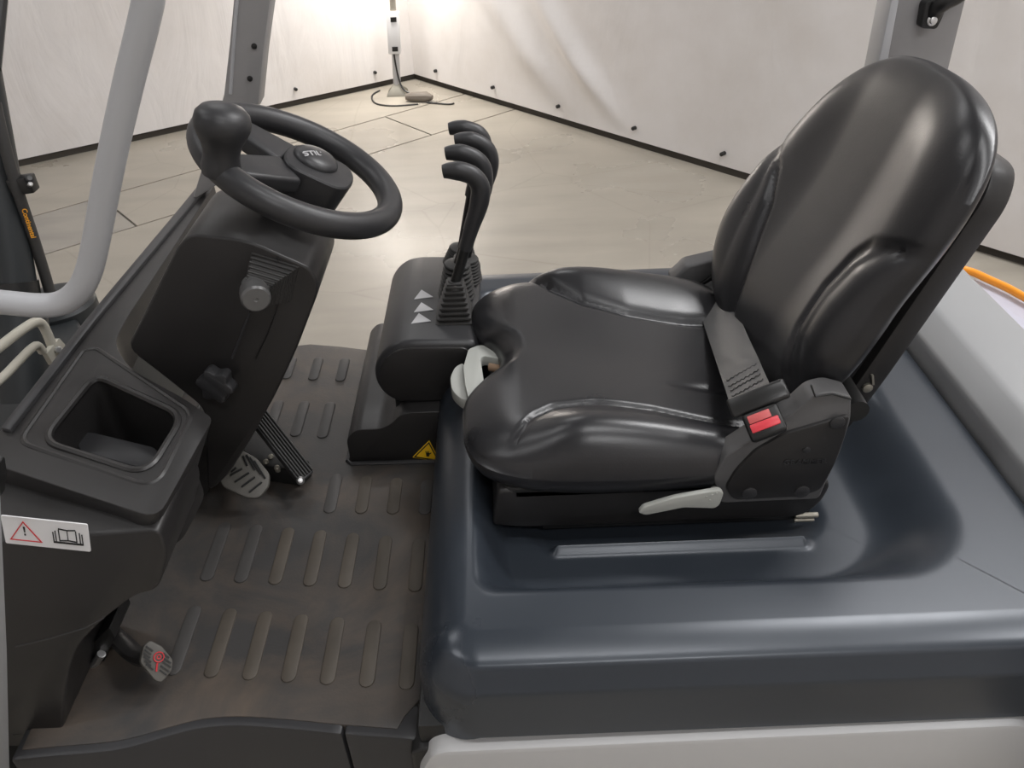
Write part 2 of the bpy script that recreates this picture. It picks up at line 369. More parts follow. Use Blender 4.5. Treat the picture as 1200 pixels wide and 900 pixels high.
def make_hood():
    outl = []
    def corner(cx, cy, r, a0, a1, n):
        for k in range(n+1):
            a = a0+(a1-a0)*k/n; outl.append((cx+r*math.cos(a), cy+r*math.sin(a), math.cos(a), math.sin(a)))
    def edge(x0, y0, x1, y1, nx, ny, n):
        for k in range(1, n): outl.append((x0+(x1-x0)*k/n, y0+(y1-y0)*k/n, nx, ny))
    r = .075; r2 = .06
    corner(HX0+r, HY0+r, r, PI, 1.5*PI, 14); edge(HX0+r, HY0, HX1-r2, HY0, 0, -1, 150)
    corner(HX1-r2, HY0+r2, r2, 1.5*PI, 2*PI, 4); edge(HX1, HY0+r2, HX1, HY1-r, 1, 0, 150)
    corner(HX1-r, HY1-r, r, 0, PI/2, 10); edge(HX1-r, HY1, HX0+r, HY1, 0, 1, 150)
    corner(HX0+r, HY1-r, r, PI/2, PI, 12); edge(HX0, HY1-r, HX0, HY0+r, -1, 0, 170)
    # edge profiles as (inset, drop below top)
    def arc(c0, r0, n=6): return [(r0-r0*math.cos(t*PI/2/n), r0-r0*math.sin(t*PI/2/n)) for t in range(n+1)]
    side = [(0, .13), (0, .060), (0, .048), (.0004, .0435), (.0018, .0405), (.004, .0365), (.009, .0255), (.0135, .0155), (.0150, .0125), (.018, .0100), (.026, .0068), (.040, .0028), (.056, .0)]
    front = [(0, .16), (0, .09), (.001, .075), (.004, .060), (.009, .047), (.014, .037), (.020, .028), (.027, .020), (.034, .013), (.041, .008), (.048, .004), (.055, .0015), (.062, .0)]
    square = [(0, .13), (0, .05), (0, .02), (0, .010), (.0006, .007), (.0015, .005), (.003, .003), (.004, .002), (.006, .001), (.008, .0005), (.012, 0), (.02, 0), (.03, 0)]
    rings = []
    for k in range(len(side)):
        ring = []
        for (x, y, nx, ny) in outl:
            ws, wf, wr = max(0, -ny)+max(0, ny), max(0, -nx), max(0, nx)
            s = ws+wf+wr; ins = (side[k][0]*ws+front[k][0]*wf+square[k][0]*wr)/s; dr_ = (side[k][1]*ws+front[k][1]*wf+square[k][1]*wr)/s
            px, py = x-nx*ins, y-ny*ins
            z = hood_top(px, py)-dr_
            if k < 2: z = .925-dr_
            ring.append((px, py, z))
        rings.append(ring)
    inner = rings[-1]; T = 70
    for t in range(1, T+1):
        f = (t/T); ring = []
        for (x, y, _) in inner:
            mx = min(max(x, .14), .36); my = min(max(y, .9), 1.15)
            px, py = x+(mx-x)*f, y+(my-y)*f; ring.append((px, py, hood_top(px, py)))
        rings.append(ring)
    n = len(outl); vs = [p for rg in rings for p in rg]
    fs = [(i*n+k, i*n+(k+1) % n, (i+1)*n+(k+1) % n, (i+1)*n+k) for i in range(len(rings)-1) for k in range(n)]
    fs.append(tuple(range((len(rings)-1)*n, len(rings)*n)))
    return bm_from(vs, fs)
hood = part('hood', make_hood(), PAINT, angle=60)

# ---- counterweight behind the hood
prof = [(.70, .60), (.70, .945), (.703, .957), (.735, .985), (.745, .988), (.845, .988), (.853, .984), (.875, .94), (.88, .60)]
part('rear_crossbar', prism(prof, fy, .35, 1.50, .004, 2, 20), GREYP, label='grey raised bar across the truck behind the hood')
cwp = []
e0 = [at(x, y, z=.94) for x, y in ((1125, 316), (1150, 324), (1175, 335), (1200, 348))]
pts = [(.876, e0[0].y+.0)]+[(p.x, p.y) for p in e0]+[(1.06, 1.0), (1.12, .8), (1.12, .3), (.876, .3)]
part('rear_cover', prism(pts, fz, .55, .935, .01, 2), LILAC, label='pale smooth rear cover')
oc = catmull([at(1119, 312, z=.948)]+[at(x, y, z=.948) for x, y in ((1122, 314), (1140, 319), (1160, 328), (1180, 337), (1200, 348), (1225, 362), (1260, 384), (1290, 410))], 8)
tag(obj('orange_cable', tube(oc, .0075, 12), ORANGE), 'bright orange cable lying along the edge of the pale rear cover', 'cable')

# ---- battery side door, sill
bp = at(490, 872, y=.545)
zt = lambda px, py: at(px, py, y=.545).z
door = [(at(492, 905, y=.545).x, .40), (at(492, 905, y=.545).x, at(492, 900, y=.545).z), (at(505, 878, y=.545).x, at(505, 878, y=.545).z), (at(520, 874, y=.545).x, at(520, 873, y=.545).z), (.605, at(1190, 842, y=.545).z), (.66, .76), (.72, .72), (.72, .40)]
part('battery_door', prism(rounded(door, .012), fy, .535, .62, .006, 2), LIGHTP, label='light grey battery door below the hood')
part('body_frame', join(box(-.128, .70, .56, 1.49, .3, .80, .004), prism(rounded([(-.140, .3), (-.140, .757), (-.125, .765), (-.095, .765), (-.095, .3)], .006), fy, .55, .62, .004)), DARK)
# ---- step plate / floor surround
edge_im = [(12, 893), (60, 888), (110, 884), (150, 878), (195, 865), (235, 855), (280, 852), (340, 856), (402, 862), (470, 867)]
edge = [at(x, y, z=.757) for x, y in edge_im]
ed2 = catmull([(p.x, p.y, 0) for p in edge], 4)
tr = [(p.x, p.y) for p in ed2]
k1 = [i for i, p in enumerate(ed2) if p.x > at(402, 862, z=.757).x+.0005][0]
xs_ = at(402, 862, z=.757).x
def sill(pl):
    back = [(x, y+.05) for x, y in pl[::-1]]
    return prism(pl+back, fz, .35, .760, .005, 2, 40)
part('step_trim', sill([p for p in tr[:k1] if p[0] < xs_-.003]+[(xs_-.0012, tr[k1-1][1])]), PLASTICG); part('step_trim', sill([(xs_+.0012, tr[k1-1][1])]+tr[k1:]+[(-.128, tr[-1][1]-.004)]), PLASTICG)
part('floor_plate', prism([(-.66, .60), (-.13, .62), (-.13, 1.46), (-.30, 1.475), (-.40, 1.50), (-.50, 1.49), (-.66, 1.45)], fz, .55, .752), DARK)
# ---- rubber mat and ribs
mp = [(x+.0, y+.012) for x, y in tr[1:-3]]
mp += [(-.158, tr[-1][1]+.012), (-.150, tr[-1][1]+.03), (-.130, tr[-1][1]+.055), (-.130, 1.445), (-.20, 1.452), (-.30, 1.465), (-.36, 1.482), (-.43, 1.497), (-.50, 1.485), (-.66, 1.44)]
fm = part('floor_mat', prism(mp, fz, .748, .762, .003, 2, 40), MATR, label='worn grey rubber mat with brown dust')
ribc = None
def rib(x, y0, y1, dusty):
    o = obj('rib', prism(capsule2d((0, 0), y1-y0, .021), fz, 0, .0045, .002, 2, 40), RIBD if dusty else RIBG, fm)
    o.data.transform(Matrix.Translation((x, (y0+y1)/2, .760))); return o
for k in range(7):
    x = -.474+.0537*k
    rib(x, .836-.006*k, .960-.0088*k, k >= 2); rib(x, .672-.006*k, .790-.0078*k, k >= 1)
for k in range(4): rib(-.307+.0533*k, .972-.004*k, 1.068-.008*k, k == 1 or k == 2)
for k in range(3): rib(-.458+.057*k, 1.365-.008*k, 1.446-.006*k, False); rib(-.455+.052*k, 1.185-.008*k, 1.292-.006*k, False)

# ---- front console
zc = 1.10
top = [at(*p, z=zc) for p in ((-40, 540), (30, 557), (185, 608), (250, 490), (215, 466), (152, 432), (133, 402), (150, 370), (215, 272), (252, 216), (236, 212), (100, 378), (0, 505), (-40, 553))]
tp = rounded([(p.x, p.y) for p in top][1:-1], [.01, .02, .01, .02, .03, .03, .02, .01, .01, .004, .004, .004])
tp = rounded([(-.66, .755)]+[(p.x, p.y) for p in top[1:-1]], [.004, .05, .025, .012, .02, .03, .03, .02, .01, .01, .004, .004, .0])
con = part('front_console', prism([(x-(.030 if x > -.44 else 0), y-(.02 if x > -.44 and y > .7 else 0)) for x, y in tp], fz, 1.035, zc, .012, 3, 35, top=tp), PLASTIC)
lowim = [(-25, 600), (184, 625), (196, 650), (186, 690), (150, 716), (112, 743), (84, 770), (75, 800), (72, 872), (14, 874), (-20, 874)]
low = [at(x, y, y=.625) if y < 700 else at(x, y, y=.60) for x, y in lowim]
lp = rounded([(p.x, p.z) for p in low], [0, .01, .02, .03, .02, .02, .02, .02, .003, 0, 0])
lp2 = rounded([(-.66, 1.07)]+[(p.x, p.z) for p in low[1:]], [0, .01, .02, .03, .02, .02, .02, .02, .003, 0, 0])
def flow(a, b, d):   # slightly raked near face
    return Vector((a, d-(1.1-b)*.09*(1 if d < .7 else 0), b))
lowo = obj('t', prism(lp2, flow, .632, .76, .012, 3, 30), PLASTIC)
boolean(con, lowo, 'UNION')
binp = rounded([tuple(at(*p, z=zc).xy) for p in ((50, 517), (112, 440), (214, 487), (172, 555))], .03, 6)
SHR = 1
def shrink(pl, k, c=None):
    cx = sum(p[0] for p in pl)/len(pl); cy = sum(p[1] for p in pl)/len(pl); return [(cx+(x-cx)*k, cy+(y-cy)*k) for x, y in pl]
boolean(con, obj('t', prism(shrink(binp, 1.03), fz, .975, 1.07), PLASTIC), 'UNION')
cut = obj('t', prism(shrink(binp, .93), fz, .988, 1.14, .0, top=shrink(binp, 1.01)), PLASTIC)
boolean(con, cut)
# rim around the storage tray: shallow raised bead
part('tray_rim', tube([Vector((x, y, zc-.001)) for x, y in shrink(binp, 1.02)], .005, 8, closed=True), PLASTIC, con)
def insert_frame(): pass
inset = rounded([tuple(at(*p, z=1.05).xy) for p in ((88, 528), (98, 505), (190, 527), (176, 552))], .02)
part('tray_step', prism(inset, fz, .985, 1.052, .008, 3), PLASTICG, con)
# bezel bead framing the console well
bz = rounded([tuple(at(*p, z=zc).xy) for p in ((22, 518), (98, 410), (113, 408), (226, 484), (182, 572))], [.02, .02, .015, .02, .03])
part('tray_bezel', tube([Vector((x, y, zc-.0025)) for x, y in bz], .0045, 8, closed=True), PLASTIC, con)
part('console_ridge', prism([tuple(at(*p, z=zc).xy) for p in ((2, 505), (14, 508), (112, 380), (246, 218), (238, 214), (101, 378))], fz, zc-.005, zc+.006, .003, 2), PLASTICG, con)
part('panel_seam', tube([at(18, 758, y=.598), at(60, 748, y=.600), at(100, 736, y=.601), at(122, 724, y=.604)], .0008, 6), PLASTICG, con)
# warning sticker with triangle and open book
def flatframe(o, ax, ay):
    o, ax, ay = Vector(o), Vector(ax).normalized(), Vector(ay); ay = (ay-ax*ay.dot(ax)).normalized(); n = ax.cross(ay)
    return lambda a, b, d: o+ax*a+ay*b+n*d
def onface(px, py, push=0):   # point on raked near face
    # plane y = .632-(1.1-z)*.09
    d = _f+(px-600)/F*_R-(py-450)/F*_U
    t = (.632-.099+.09*CAM[2]-push-CAM[1])/(d[1]-.09*d[2]); return Vector(CAM+d*t)
s00, s10, s11, s01 = onface(5, 635), onface(105, 645), onface(105, 614), onface(4, 603)
sc = (s00+s10+s11+s01)/4; ax = (s10-s00+s11-s01); ay = (s01-s00+s11-s10)
sf = flatframe(sc+Vector((0, -.001, 0)), ax, ay); sw, sh = ((s10-s00).length+(s11-s01).length)/2, ((s01-s00).length+(s11-s10).length)/2
st = part('warning_sticker', prism(rounded([(-sw/2, -sh/2), (sw/2, -sh/2), (sw/2, sh/2), (-sw/2, sh/2)], .002), sf, -.0008, .0006), WHITE, con, 'white sticker with red warning triangle and open book symbol')
FTs = FT
def decal(bms, m, name='print'):
    o = obj(name, join(*bms), m); return o
def tri_ring(cx, cy, s, t, fr, d0, d1):
    o = [(cx-s*.6, cy-s*.45), (cx+s*.6, cy-s*.45), (cx, cy+s*.55)]; b = []
    for i in range(3):
        p, q = Vector(o[i]), Vector(o[(i+1) % 3]); c = Vector((cx, cy-s*.117))
        b.append(prism([tuple(p), tuple(q), tuple(q+(c-q)*t), tuple(p+(c-p)*t)], fr, d0, d1))
    return join(*b)
def sub(o, parent): o.parent = parent; o.matrix_parent_inverse = Matrix(); return o
prints = [tri_ring(-sw*.25, -.0005, sh*.72, .13, sf, .0005, .0012)]
sub(decal(prints, REDINK, 'triangle_print'), con)
bk = []
bx, by = sw*.25, -.0005
for s in (-1, 1):
    for k, dx in enumerate((0, .12, .2)):
        x1 = bx+s*sw*(.10+dx*.35); bk.append(prism([(x1-.0004, by-sh*(.2+.03*k)), (x1+.0006, by-sh*(.2+.03*k)), (x1+.0006, by+sh*(.22-.05*k)), (x1-.0004, by+sh*(.22-.05*k))], sf, .0005, .0012))
    bk.append(prism([(bx, by-sh*.17), (bx+s*sw*.1, by-sh*.2), (bx+s*sw*.1, by-sh*.16), (bx, by-sh*.13)], sf, .0005, .0012))
    bk.append(prism([(bx, by+sh*.2), (bx+s*sw*.1, by+sh*.23), (bx+s*sw*.1, by+sh*.27), (bx, by+sh*.24)], sf, .0005, .0012))
    bk.append(prism([(bx, by-sh*.28), (bx+s*sw*.175, by-sh*.28), (bx+s*sw*.175, by-sh*.22), (bx, by-sh*.22)], sf, .0005, .0012))
bk.append(prism([(bx-.0004, by-sh*.17), (bx+.0004, by-sh*.17), (bx+.0004, by+sh*.23), (bx-.0004, by+sh*.23)], sf, .0005, .0012))
bk.append(prism([(-sw*.25-.0006, -sh*.02), (-sw*.25+.0006, -sh*.02), (-sw*.25+.001, sh*.18), (-sw*.25-.001, sh*.18)], sf, .0005, .0012))
bk.append(prism([(-sw*.25-.0008, -sh*.13), (-sw*.25+.0008, -sh*.13), (-sw*.25+.0008, -sh*.07), (-sw*.25-.0008, -sh*.07)], sf, .0005, .0012))
tag(sub(decal(bk, INK, 'book_print'), con), kind='stuff')

# ---- steering column
cy0 = .95
cim = [(148, 408), (160, 385), (207, 290), (222, 274), (290, 282), (386, 262), (393, 284), (368, 350), (345, 400), (318, 450), (292, 492), (270, 512), (240, 480), (190, 440)]
cpt = rounded([(p.x, p.z) for p in (at(x, y, y=(1.09 if 5 <= i_ <= 11 else cy0)) for i_, (x, y) in enumerate(cim))], .02, 4)
colm = part('steering_column', prism(cpt, fy, cy0, 1.10, .022, 4, 30), PLASTIC)
cyl = [at(x, y, y=1.09) for x, y in ((235, 465), (283, 490), (262, 530), (244, 556), (216, 600), (205, 570), (225, 510))]
part('column_lower_cover', prism(rounded([(p.x, p.z) for p in cyl], .01), fy, .99, 1.10, .008), PLASTIC)
# upper shroud toward the far side
fim = [(232, 262), (250, 232), (300, 228), (366, 252), (372, 272), (330, 290)]
fp = [at(x, y, y=1.12) for x, y in fim]
part('column_top_cover', prism(rounded([(p.x, p.z) for p in fp], .015), fy, 1.0, 1.13, .015), PLASTICG, colm)
part('shell_seam', tube(catmull([at(325, 302, y=cy0-.001), at(332, 330, y=cy0-.002), at(318, 380, y=cy0-.002), at(300, 420, y=cy0-.002)], 5), .0009, 6), DARK, colm)
# gaiter and direction lever on the near face
def sqring(c, n_, u, v, w, h, t, r=.004):
    return obox(c, u, v, n_, w, h, t, r, 1)
gx = (at(340, 340, y=cy0)-at(290, 325, y=cy0)).normalized(); gn = Vector((0, -1, 0)); gv = gn.cross(gx)
g0 = at(318, 325, y=cy0); gc = at(298, 345, y=cy0-.04)
gb = []
for k in range(7):
    f = k/6; c = g0+(gc-g0)*f*.9; gb.append(sqring(c, gn, gx, gv, .062*(1-.5*f), .056*(1-.45*f), .0035, .001))
    gb.append(sqring(c+Vector((0, -.0035, 0)), gn, gx, gv, .056*(1-.52*f), .05*(1-.47*f), .0035, .0))
part('lever_gaiter', join(*gb), RUBBER, colm)
k0 = at(297, 338, y=cy0-.035); kn = (Vector(CAM)-k0).normalized(); kn = (kn+Vector((.0, .0, -.5))).normalized()
part('lever_knob', lathe(k0, kn, [(.014, -.01), (.015, .0), (.0175, .004), (.0185, .012), (.0185, .026), (.016, .029), (.003, .0292), (.002, .0285)], 32), HANDLE if False else mat('knob_grey', (.13, .13, .13), .35, metal=.3), colm, 'grey metal lever knob')
part('slot_line', tube([at(293, 366, y=cy0-.001), at(283, 392, y=cy0-.001), at(272, 420, y=cy0-.001)], .0018, 6), PLASTICG, colm)
# star knob
sk0 = at(262, 440, y=cy0)
star = []
for k in range(48):
    a = 2*PI*k/48; r = .0235+.0035*math.cos(6*a); star.append((r*math.cos(a), r*math.sin(a)))
sax = (Vector((0, -1, 0))+Vector((-.12, 0, .1))).normalized(); su = sax.orthogonal().normalized(); sv = sax.cross(su)
sfm = lambda a, b, d: sk0+su*a+sv*b+sax*d
part('star_knob', join(prism(star, sfm, .012, .034, .003, 2, 40), lathe(sk0, sax, [(.012, -.004), (.012, .014), (.01, .015)], 16)), PLASTICG, colm, 'star shaped column adjusting knob')

# ---- steering wheel
tau = math.radians(29)
wc = Vector((-.269, 1.06, 1.321)); wn = Vector((math.sin(tau), 0, math.cos(tau))); wa = Vector((math.cos(tau), 0, -math.sin(tau))); wb = Vector((0, 1, 0))
wf = lambda a, b, d: wc+wa*a+wb*b+wn*d
RW = .129
sw_ = part('steering_wheel', tube([wf(RW*math.cos(t), RW*math.sin(t), 0) for t in np.linspace(0, 2*PI, 97)[:-1]], .0175, 24, closed=True), WHEELM)
hub = rounded([(-.03, -.042), (.05, -.045), (.062, 0), (.05, .045), (-.03, .045), (-.042, 0)], .03)
hub = [(x+.012, y+.010) for x, y in hub]
hb = prism(shrink(hub, .80), wf, -.045, .012, .0, top=hub); hb = bevel(hb, .006, 3)
part('wheel_hub', hb, WHEELM, sw_)
def spoke(a0, a1, w0, w1, d0=-.035, d1=-.005):
    a, b = Vector(a0), Vector(a1); d = (b-a).normalized(); n_ = Vector((-d.y, d.x))
    return prism([tuple(a-n_*w0/2), tuple(b-n_*w1/2), tuple(b+n_*w1/2), tuple(a+n_*w0/2)], wf, d0, d1, .006, 3)
part('spoke', spoke((-.02, .02), (RW*math.cos(2.75), RW*math.sin(2.75)), .066, .040, -.018, .006), WHEELM, sw_)
part('spoke', spoke((-.01, -.02), (RW*math.cos(3.95), RW*math.sin(3.95)), .060, .045, -.018, .006), WHEELM, sw_)
part('horn_button', lathe(wf(.014, .020, .011), wn, [(.031, 0), (.031, .003), (.0295, .006), (.024, .010), (.014, .0125), (.004, .0135)], 40), mat('horn_gloss', (.03, .03, .032), .38), sw_)
tf = lambda a, b, d: wf(.012+.004+b*.87+a*.5, .004+a*.87-b*.5, .0135-(a*a+b*b)*6.5+d)
text_mesh('STILL', .013, SILVER, 'horn_lettering', lambda a, b, d: wf(.014-.004+a*.75-b*.66, .020-.008+a*.66+b*.75, .0247-((a-.004)**2+(b-.006)**2)*8.5+d), None, .001, 0, 1.15)
hl = bpy.data.objects['horn_lettering']; sub(hl, sw_)
# spinner knob on the rim
ka = math.radians(231); kb = wf(RW*math.cos(ka), RW*math.sin(ka), .0)
prk = [(.022, -.004), (.0235, .006), (.022, .014), (.0215, .022), (.0235, .034), (.029, .045), (.0325, .054), (.033, .062), (.031, .070), (.025, .0765), (.015, .0805), (.004, .082)]
kax = Vector((.26, .0, .96)).normalized()
part('spinner_knob', lathe(kb, kax, prk, 40), WHEELM, sw_, 'flared spinner knob on the rim')
part('column_neck', lathe(wc-wn*.01, -wn, [(.036, .03), (.034, .05), (.028, .055), (.032, .062), (.026, .068), (.030, .076), (.025, .082), (.028, .12)], 28), DARK, sw_)

# ---- pedals
# accelerator
a0, a1, a2, a3 = at(283, 478, z=.90), at(352, 566, z=.80), at(374, 545, z=.80), at(300, 466, z=.90)
def quadframe(p0, p1, p3):
    ux = (p1-p0); uy = (p3-p0); n_ = ux.cross(uy).normalized(); n_ = n_ if n_.z > 0 else -n_
    return lambda a, b, d: p0+ux*a+uy*b+n_*d
af = quadframe(a0, a1, a3)
acc = part('accelerator_pedal', prism([(0, 0), (1, 0), (1, 1), (0, 1)], af, -.012, 0, .002), PLASTICG)
for k in range(6):
    b = .08+.165*k; part('tread_bar', prism([(.02, b), (.98, b), (.98, b+.09), (.02, b+.09)], af, -.001, .004, .001, 1), RUBBER, acc)
br = [at(x, y, y=1.02) for x, y in ((280, 480), (278, 515), (300, 545), (350, 570), (360, 562), (350, 552), (290, 490))]
bb = [at(x, y, z=.768) for x, y in ((270, 500), (280, 535), (312, 562), (352, 568), (366, 556), (300, 500))]
part('pedal_bracket', prism([(p.x, p.y) for p in bb], fz, .764, .80, .003), DARK, acc)
for px, py in ((352, 563),): part('pivot_bolt', lathe(at(px, py, z=.808), Vector((.2, -.6, .6)), [(.007, -.01), (.007, .0), (.004, .004), (.001, .0045)], 14), ALU, acc)
for px, py in ((312, 542), (325, 549), (318, 536)): part('bracket_screw', lathe(at(px, py, z=.80), (0, -.3, 1), [(.005, -.006), (.005, .004), (.003, .006)], 8), STEEL, acc)
# brake pedal
q = [at(x, y, z=.835) for x, y in ((258, 562), (262, 545), (282, 526), (300, 535), (316, 556), (315, 568), (302, 583), (290, 583), (262, 570))]
bc = sum(q, Vector())/len(q)
bax = Vector((.94, -.2, -.1)).normalized(); bn = Vector((.1, -.55, .83)).normalized(); bay = bn.cross(bax).normalized(); bax = bay.cross(bn)
def onpl(px, py):
    d = Vector(_f+(px-600)/F*_R-(py-450)/F*_U); t = (bc-Vector(CAM)).dot(bn)/d.dot(bn); p = Vector(CAM)+d*t-bc; return (p.dot(bax), p.dot(bay))
bf = lambda a, b, d: bc+bax*a+bay*b+bn*d
bo = rounded([onpl(*p) for p in ((257, 563), (263, 545), (281, 526), (300, 536), (316, 555), (315, 570), (303, 584), (288, 583), (262, 571))], .008)
brk = part('brake_pedal', prism(bo, bf, -.010, 0, .003, 2), PEDAL)
for k, (p0, p1) in enumerate([((277, 548), (271, 553)), ((284, 549), (270, 557)), ((292, 554), (275, 565)), ((299, 559), (283, 571)), ((307, 565), (292, 577)), ((285, 534), (290, 546)), ((289, 533), (299, 551)), ((293, 536), (306, 556)), ((298, 540), (311, 561))]):
    u0, u1 = Vector(onpl(*p0)), Vector(onpl(*p1)); d = (u1-u0).normalized(); m_ = Vector((-d.y, d.x))*.0016
    part('tread_bar', prism([tuple(u0-m_), tuple(u1-m_), tuple(u1+m_), tuple(u0+m_)], bf, -.001, .0022, .0006, 1), DARK, brk)
part('pedal_arm', tube(catmull([bf(-.01, .0, -.012), bf(-.02, .03, -.04), at(262, 520, y=1.12), at(255, 500, y=1.15)], 5), .009, 10), STEEL, brk)
# parking brake pedal
pc = at(181, 775, y=.66); pn_ = Vector((.55, -.5, .67)).normalized()
def onp2(px, py):
    d = Vector(_f+(px-600)/F*_R-(py-450)/F*_U); t = (pc-Vector(CAM)).dot(pn_)/d.dot(pn_); p = Vector(CAM)+d*t-pc; return (p.dot(pax), p.dot(pay))
pax = Vector((0, .8, .6)); pax = (pax-pn_*pax.dot(pn_)).normalized(); pay = pn_.cross(pax)
pf = lambda a, b, d: pc+pax*a+pay*b+pn_*d
po = rounded([onp2(*p) for p in ((164, 776), (168, 757), (176, 750), (190, 757), (203, 773), (202, 786), (190, 800), (182, 798))], .004)
pbk = part('parking_brake_pedal', prism(po, pf, -.014, 0, .003, 2), PEDAL, label='small ribbed parking brake pedal with red symbol')
for k in range(7):
    f = k/6
    for (p0, p1) in ([((169+2.2*k, 755+6.3*k-4), (177+1.9*k, 752+5.2*k))] if k < 0 else []): pass
lines = [((171, 757), (179, 763)), ((169, 761), (177, 767)), ((168, 765), (176, 771)), ((168, 769), (177, 776)), ((169, 774), (177, 780)), ((171, 778), (179, 785)),
         ((191, 765), (198, 771)), ((190, 770), (200, 777)), ((190, 775), (200, 782)), ((188, 780), (198, 787)), ((187, 785), (195, 791))]
rl = []
for p0, p1 in lines:
    u0, u1 = Vector(onp2(*p0)), Vector(onp2(*p1)); d = (u1-u0).normalized(); m_ = Vector((-d.y, d.x))*.0009
    part('tread_bar', prism([tuple(u0-m_), tuple(u1-m_), tuple(u1+m_), tuple(u0+m_)], pf, -.001, .0016), DARK, pbk)
rc = onp2(186, 770); ri = [pf(rc[0]+.0062*math.cos(t), rc[1]+.0062*math.sin(t), .001) for t in np.linspace(0, 2*PI, 25)[:-1]]
r3 = [pf(rc[0]+.0024*math.cos(t), rc[1]+.0024*math.sin(t), .001) for t in np.linspace(0, 2*PI, 17)[:-1]]
sa, sb_ = onp2(184, 777), onp2(183, 787)
sub(obj('red_symbol', join(tube(ri, .0009, 6, closed=True), tube(r3, .0008, 6, closed=True), tube([pf(*sa, .001), pf(*sb_, .001)], .0012, 6)), REDINK), pbk)
part('pedal_arm', tube(catmull([pf(.0, -.0, -.012), at(160, 768, y=.69), at(140, 750, y=.72), at(118, 732, y=.75)], 6), .010, 10, sq=(1, 1.7)), PLASTIC, pbk)
# bracket with bright holes under the console
hp = [at(x, y, y=.70) for x, y in ((86, 860), (80, 800), (98, 765), (128, 735), (135, 748), (124, 768), (118, 792), (100, 812), (95, 845))]
brk2 = part('pedal_carrier', prism(rounded([(p.x, p.z) for p in hp], .006), fy, .70, .76, .003), DARK)
part('bright_cam', lathe(at(87, 815, y=.695), (0, -1, .1), [(.010, 0), (.010, .004), (.006, .006)], 16), ALU, brk2)
part('bright_link', tube([at(103, 786, y=.695), at(113, 775, y=.695), at(119, 766, y=.695)], .006, 8), ALU, brk2)

# ---- hydraulic lever console (right of the seat)
YL0, YL1 = 1.13, 1.445
lowr = [at(x, y, y=1.11) for x, y in ((411, 538), (409, 500), (412, 490), (440, 405))]
xl = -.285
base = rounded([(-.288, .755), (-.288, .815), (-.268, .835), (-.225, .835), (-.205, .845), (-.19, .862), (-.175, .868), (-.12, .868), (-.12, .755)], [.002, .012, .01, .01, .01, .01, .01, 0, 0])
lc = part('lever_console', prism(base, fy, 1.10, 1.452, .008, 3), PLASTIC)
part('console_collar', prism(rounded([(-.20, .83), (-.20, .90), (-.10, .92), (-.10, .83)], .01), fy, 1.14, 1.42, .006), DARK, lc)
nf = [at(x, y, y=YL0) for x, y in ((530, 472), (470, 474), (452, 466), (440, 450), (438, 432), (446, 416), (460, 405), (478, 401), (562, 401), (562, 470))]
drum = rounded([(p.x, p.z) for p in nf], .02, 5)
d_ = part('lever_housing', prism(drum, fy, YL0, YL1, .012, 4, 40), PLASTICG, lc)
part('housing_inlay', prism(shrink(drum, .86), fy, YL0-.0035, YL0+.01, .003, 2), PLASTIC, lc)
# rim band along the near edge of the housing
dp = catmull([Vector((p[0], YL0+.004, p[1])) for p in drum[::3]], 3)
ztop = max(p[1] for p in drum)
# floor base lip
part('base_lip', tube([Vector((-.293, 1.46, .764)), Vector((-.293, 1.10, .764)), Vector((-.285, 1.093, .764)), Vector((-.12, 1.09, .764))], .004, 8), PLASTICG, lc)
# warning triangle with a hand
tq = [at(483, 536, y=1.099), at(516, 541, y=1.099), at(503, 516, y=1.099)]
wf2 = lambda a, b, d: Vector((a, 1.0995-d, b))
tri = rounded([(p.x, p.z) for p in tq], .003)
sub(obj('warning_triangle', prism(tri, wf2, 0, .0008), YELLOW), lc)['label'] = 'yellow warning triangle with a black hand'
tb = []
tin = [Vector((p.x, p.z)) for p in tq]; cc = sum(tin, Vector((0, 0)))/3
for i in range(3):
    p, qq = tin[i]+(cc-tin[i])*.10, tin[(i+1) % 3]+(cc-tin[(i+1) % 3])*.10
    tb.append(prism([tuple(p), tuple(qq), tuple(qq+(cc-qq)*.16), tuple(p+(cc-p)*.16)], wf2, .0007, .0014))
cx, cz = cc.x+.001, cc.y-.001
tb.append(prism([(cx-.003, cz-.006), (cx+.002, cz-.006), (cx+.003, cz+.002), (cx-.0035, cz+.003)], wf2, .0007, .0014))
for k in range(4): tb.append(prism([(cx-.0035+.0018*k, cz+.002), (cx-.0025+.0018*k, cz+.002), (cx-.003+.002*k, cz+.0065), (cx-.004+.002*k, cz+.0065)], wf2, .0007, .0014))
tb.append(prism([(cx+.002, cz), (cx+.006, cz+.003), (cx+.0065, cz+.0015), (cx+.003, cz-.002)], wf2, .0007, .0014))
sub(obj('hand_print', join(*tb), INK), lc)
# silver lever symbols on the housing
for (px, py) in ((497, 345), (497, 360), (494, 373)):
    o = at(px, py, z=ztop+.0006)
    pts = [(o.x-.012, o.y-.016), (o.x+.016, o.y-.002), (o.x-.004, o.y+.012)]
    pts = [(o.x-.017, o.y-.016), (o.x+.017, o.y-.010), (o.x-.006, o.y+.018)]
    sub(obj('lever_symbol', prism(pts, fz, ztop-.0002, ztop+.0006), SILVER), lc)
